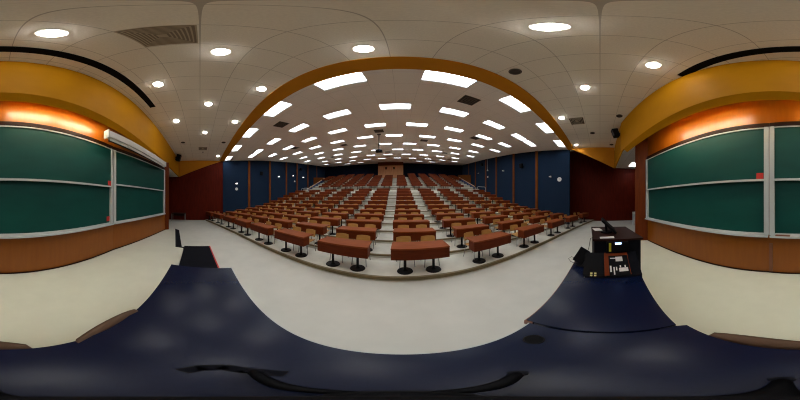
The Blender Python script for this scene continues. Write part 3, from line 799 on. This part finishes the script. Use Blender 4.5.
sconce(278.3, 176.8, 'lit wall light on the third left blue panel', True, 1.3)
sconce(302.7, 177.6, 'brightest small wall light on the fifth left blue panel', True, 1.5)
sconce(292.5, 176, 'upper small wall light on the fourth left blue panel', True)
sconce(550.8, 177, 'unlit pale wall light left of the right wall clock', False, 1.2)
sconce(503.9, 171, 'unlit pale wall light on third blue panel from front right', False, 1.3)
sconce(479, 173.4, 'small pale wall light far back on the right wall', False, 1.0)
def disc(px, py, label, r, name='wall_clock', cat='clock'):
    p, rr = wallpt(px, py, .0)
    t = thing(name, label, cat, p, PI/2 if px < 400 else -PI/2)
    bm = B(); cyl(bm, (0, 0, 0), (0, -.035, 0), r, n=24); obj('rim', bm, M['alu'], t)
    bm = B(); cyl(bm, (0, -.034, 0), (0, -.04, 0), r*.86, n=24); f = obj('face', bm, M['white'], t)
    if name == 'wall_clock':
        bm = B(); box(bm, (0, -.044, r*.22), (.012, .004, r*.45)); box(bm, (r*.3, -.044, 0), (r*.6, .004, .01)); obj('hands', bm, M['black'], f)
disc(236.5, 189, 'round pale wall clock on the first left blue panel', .15)
disc(559.5, 179.4, 'round pale wall clock on the right blue wall', .17)
disc(294.6, 181.3, 'small white disc lower on the fourth left blue panel', .12, 'wall_disc', 'wall fitting')
disc(487.9, 177, 'small white disc low on the fourth right blue panel', .12, 'wall_disc', 'wall fitting')
# hanging lamp on a wire, right wall
p, r = wallpt(489.9, 170.4, .35)
t = thing('hanging_lamp', 'pale pendant hanging on a thin wire before the right wall', 'pendant', p)
bm = B(); cyl(bm, (0, 0, .05), (0, 0, ceil_z(p[0], p[1])-p[2]), .012, n=6); obj('wire', bm, M['white'], t)
bm = B(); cyl(bm, (0, 0, -.1), (0, 0, .06), .10, .05, n=14); obj('head', bm, M['white'], t)

# side stairs: parapet, handrail, wooden box at both sides of the upper block
def parapet(pts, label, side):
    t = thing('stair_parapet', label, 'railing', (0, 0, 0))
    (x0, y0, z0), (x1, y1, z1) = pts
    bm = B(); tube(bm, [(x0, y0, z0), (x1, y1, z1)], .06, 8); obj('handrail', bm, M['handrail'], t)
    bm = B(); vs = [bm.verts.new(c) for c in ((x0, y0, z0-.75), (x1, y1, z1-.75), (x1, y1, z1-.06), (x0, y0, z0-.06), (x0+side*.05, y0, z0-.75), (x1+side*.05, y1, z1-.75), (x1+side*.05, y1, z1-.06), (x0+side*.05, y0, z0-.06))]
    for f in ((0, 1, 2, 3), (7, 6, 5, 4), (0, 4, 5, 1), (3, 2, 6, 7), (0, 3, 7, 4), (1, 5, 6, 2)): bm.faces.new([vs[i] for i in f])
    obj('panel', bm, M['bluep'], t)
    for f in (0, .33, .66, 1):
        bm = B(); cyl(bm, (x0+(x1-x0)*f, y0+(y1-y0)*f, z0+(z1-z0)*f-.95), (x0+(x1-x0)*f, y0+(y1-y0)*f, z0+(z1-z0)*f), .02, n=8); obj('post', bm, M['steel'], t)
parapet(((-13.05, 14.9, 3.7), (-14.38, 21.3, 6.3)), 'sloping handrail with blue panel beside left upper seats', -1)
parapet(((10.85, 16.3, 4.0), (11.15, 22.4, 6.45)), 'sloping handrail with blue panel beside right upper seats', 1)
bm = B(); prism(bm, [(-14.62, 18.2), (-14.5, 21.5), (-14.65, 21.5), (-14.72, 18.2)], lambda x, y: 4.6+.1*(y-18.2), lambda x, y: 6.07+.14*(y-18.2))
tag(obj('wood_screen_wall', bm, M['pilaster']), 'brown wooden screen wall at top left of the upper block', 'screen wall')
bm = B(); prism(bm, [(11.5, 18.6), (11.35, 23.2), (11.5, 23.2), (11.6, 18.6)], lambda x, y: 4.9+.13*(y-18.6), lambda x, y: 6.3+.17*(y-18.6))
tag(obj('wood_screen_wall', bm, M['pilaster']), 'brown wooden screen wall at top right of the upper block', 'screen wall')
def aisle_rail(x, y, z, label, rz):
    t = thing('aisle_rail', label, 'railing', (x, y, z), rz)
    bm = B(); tube(bm, [(-.6, 0, 0), (-.6, 0, .85), (-.5, 0, .92), (.5, 0, .92), (.6, 0, .85), (.6, 0, 0)], .025, 8); obj('bar', bm, M['alu'], t)
    bm = B(); tube(bm, [(-.6, 0, .5), (.6, 0, .5)], .018, 8); obj('mid_bar', bm, M['alu'], t)
aisle_rail(-12.6, 13.6, 2.72, 'grey tubular rail at left end of the cross aisle', .1)
aisle_rail(9.9, 13.3, 2.72, 'grey tubular rail at right end of the cross aisle', -.1)
# light visible in the right wing ceiling
t = thing('ceiling_light', 'lit panel in the wing ceiling beyond the right board end', 'ceiling light', (10.15, -2.75, EYE+2.99), 0)
bm = B(); box(bm, (0, 0, -.002), (1.2, .55, .006)); obj('diffuser', bm, M['panel_e'], t)
bm = B()
for dx, dy, sx, sy in ((0, .3, 1.26, .03), (0, -.3, 1.26, .03), (.615, 0, .03, .57), (-.615, 0, .03, .57)): box(bm, (dx, dy, -.004), (sx, sy, .014))
obj('frame', bm, M['white'], t)
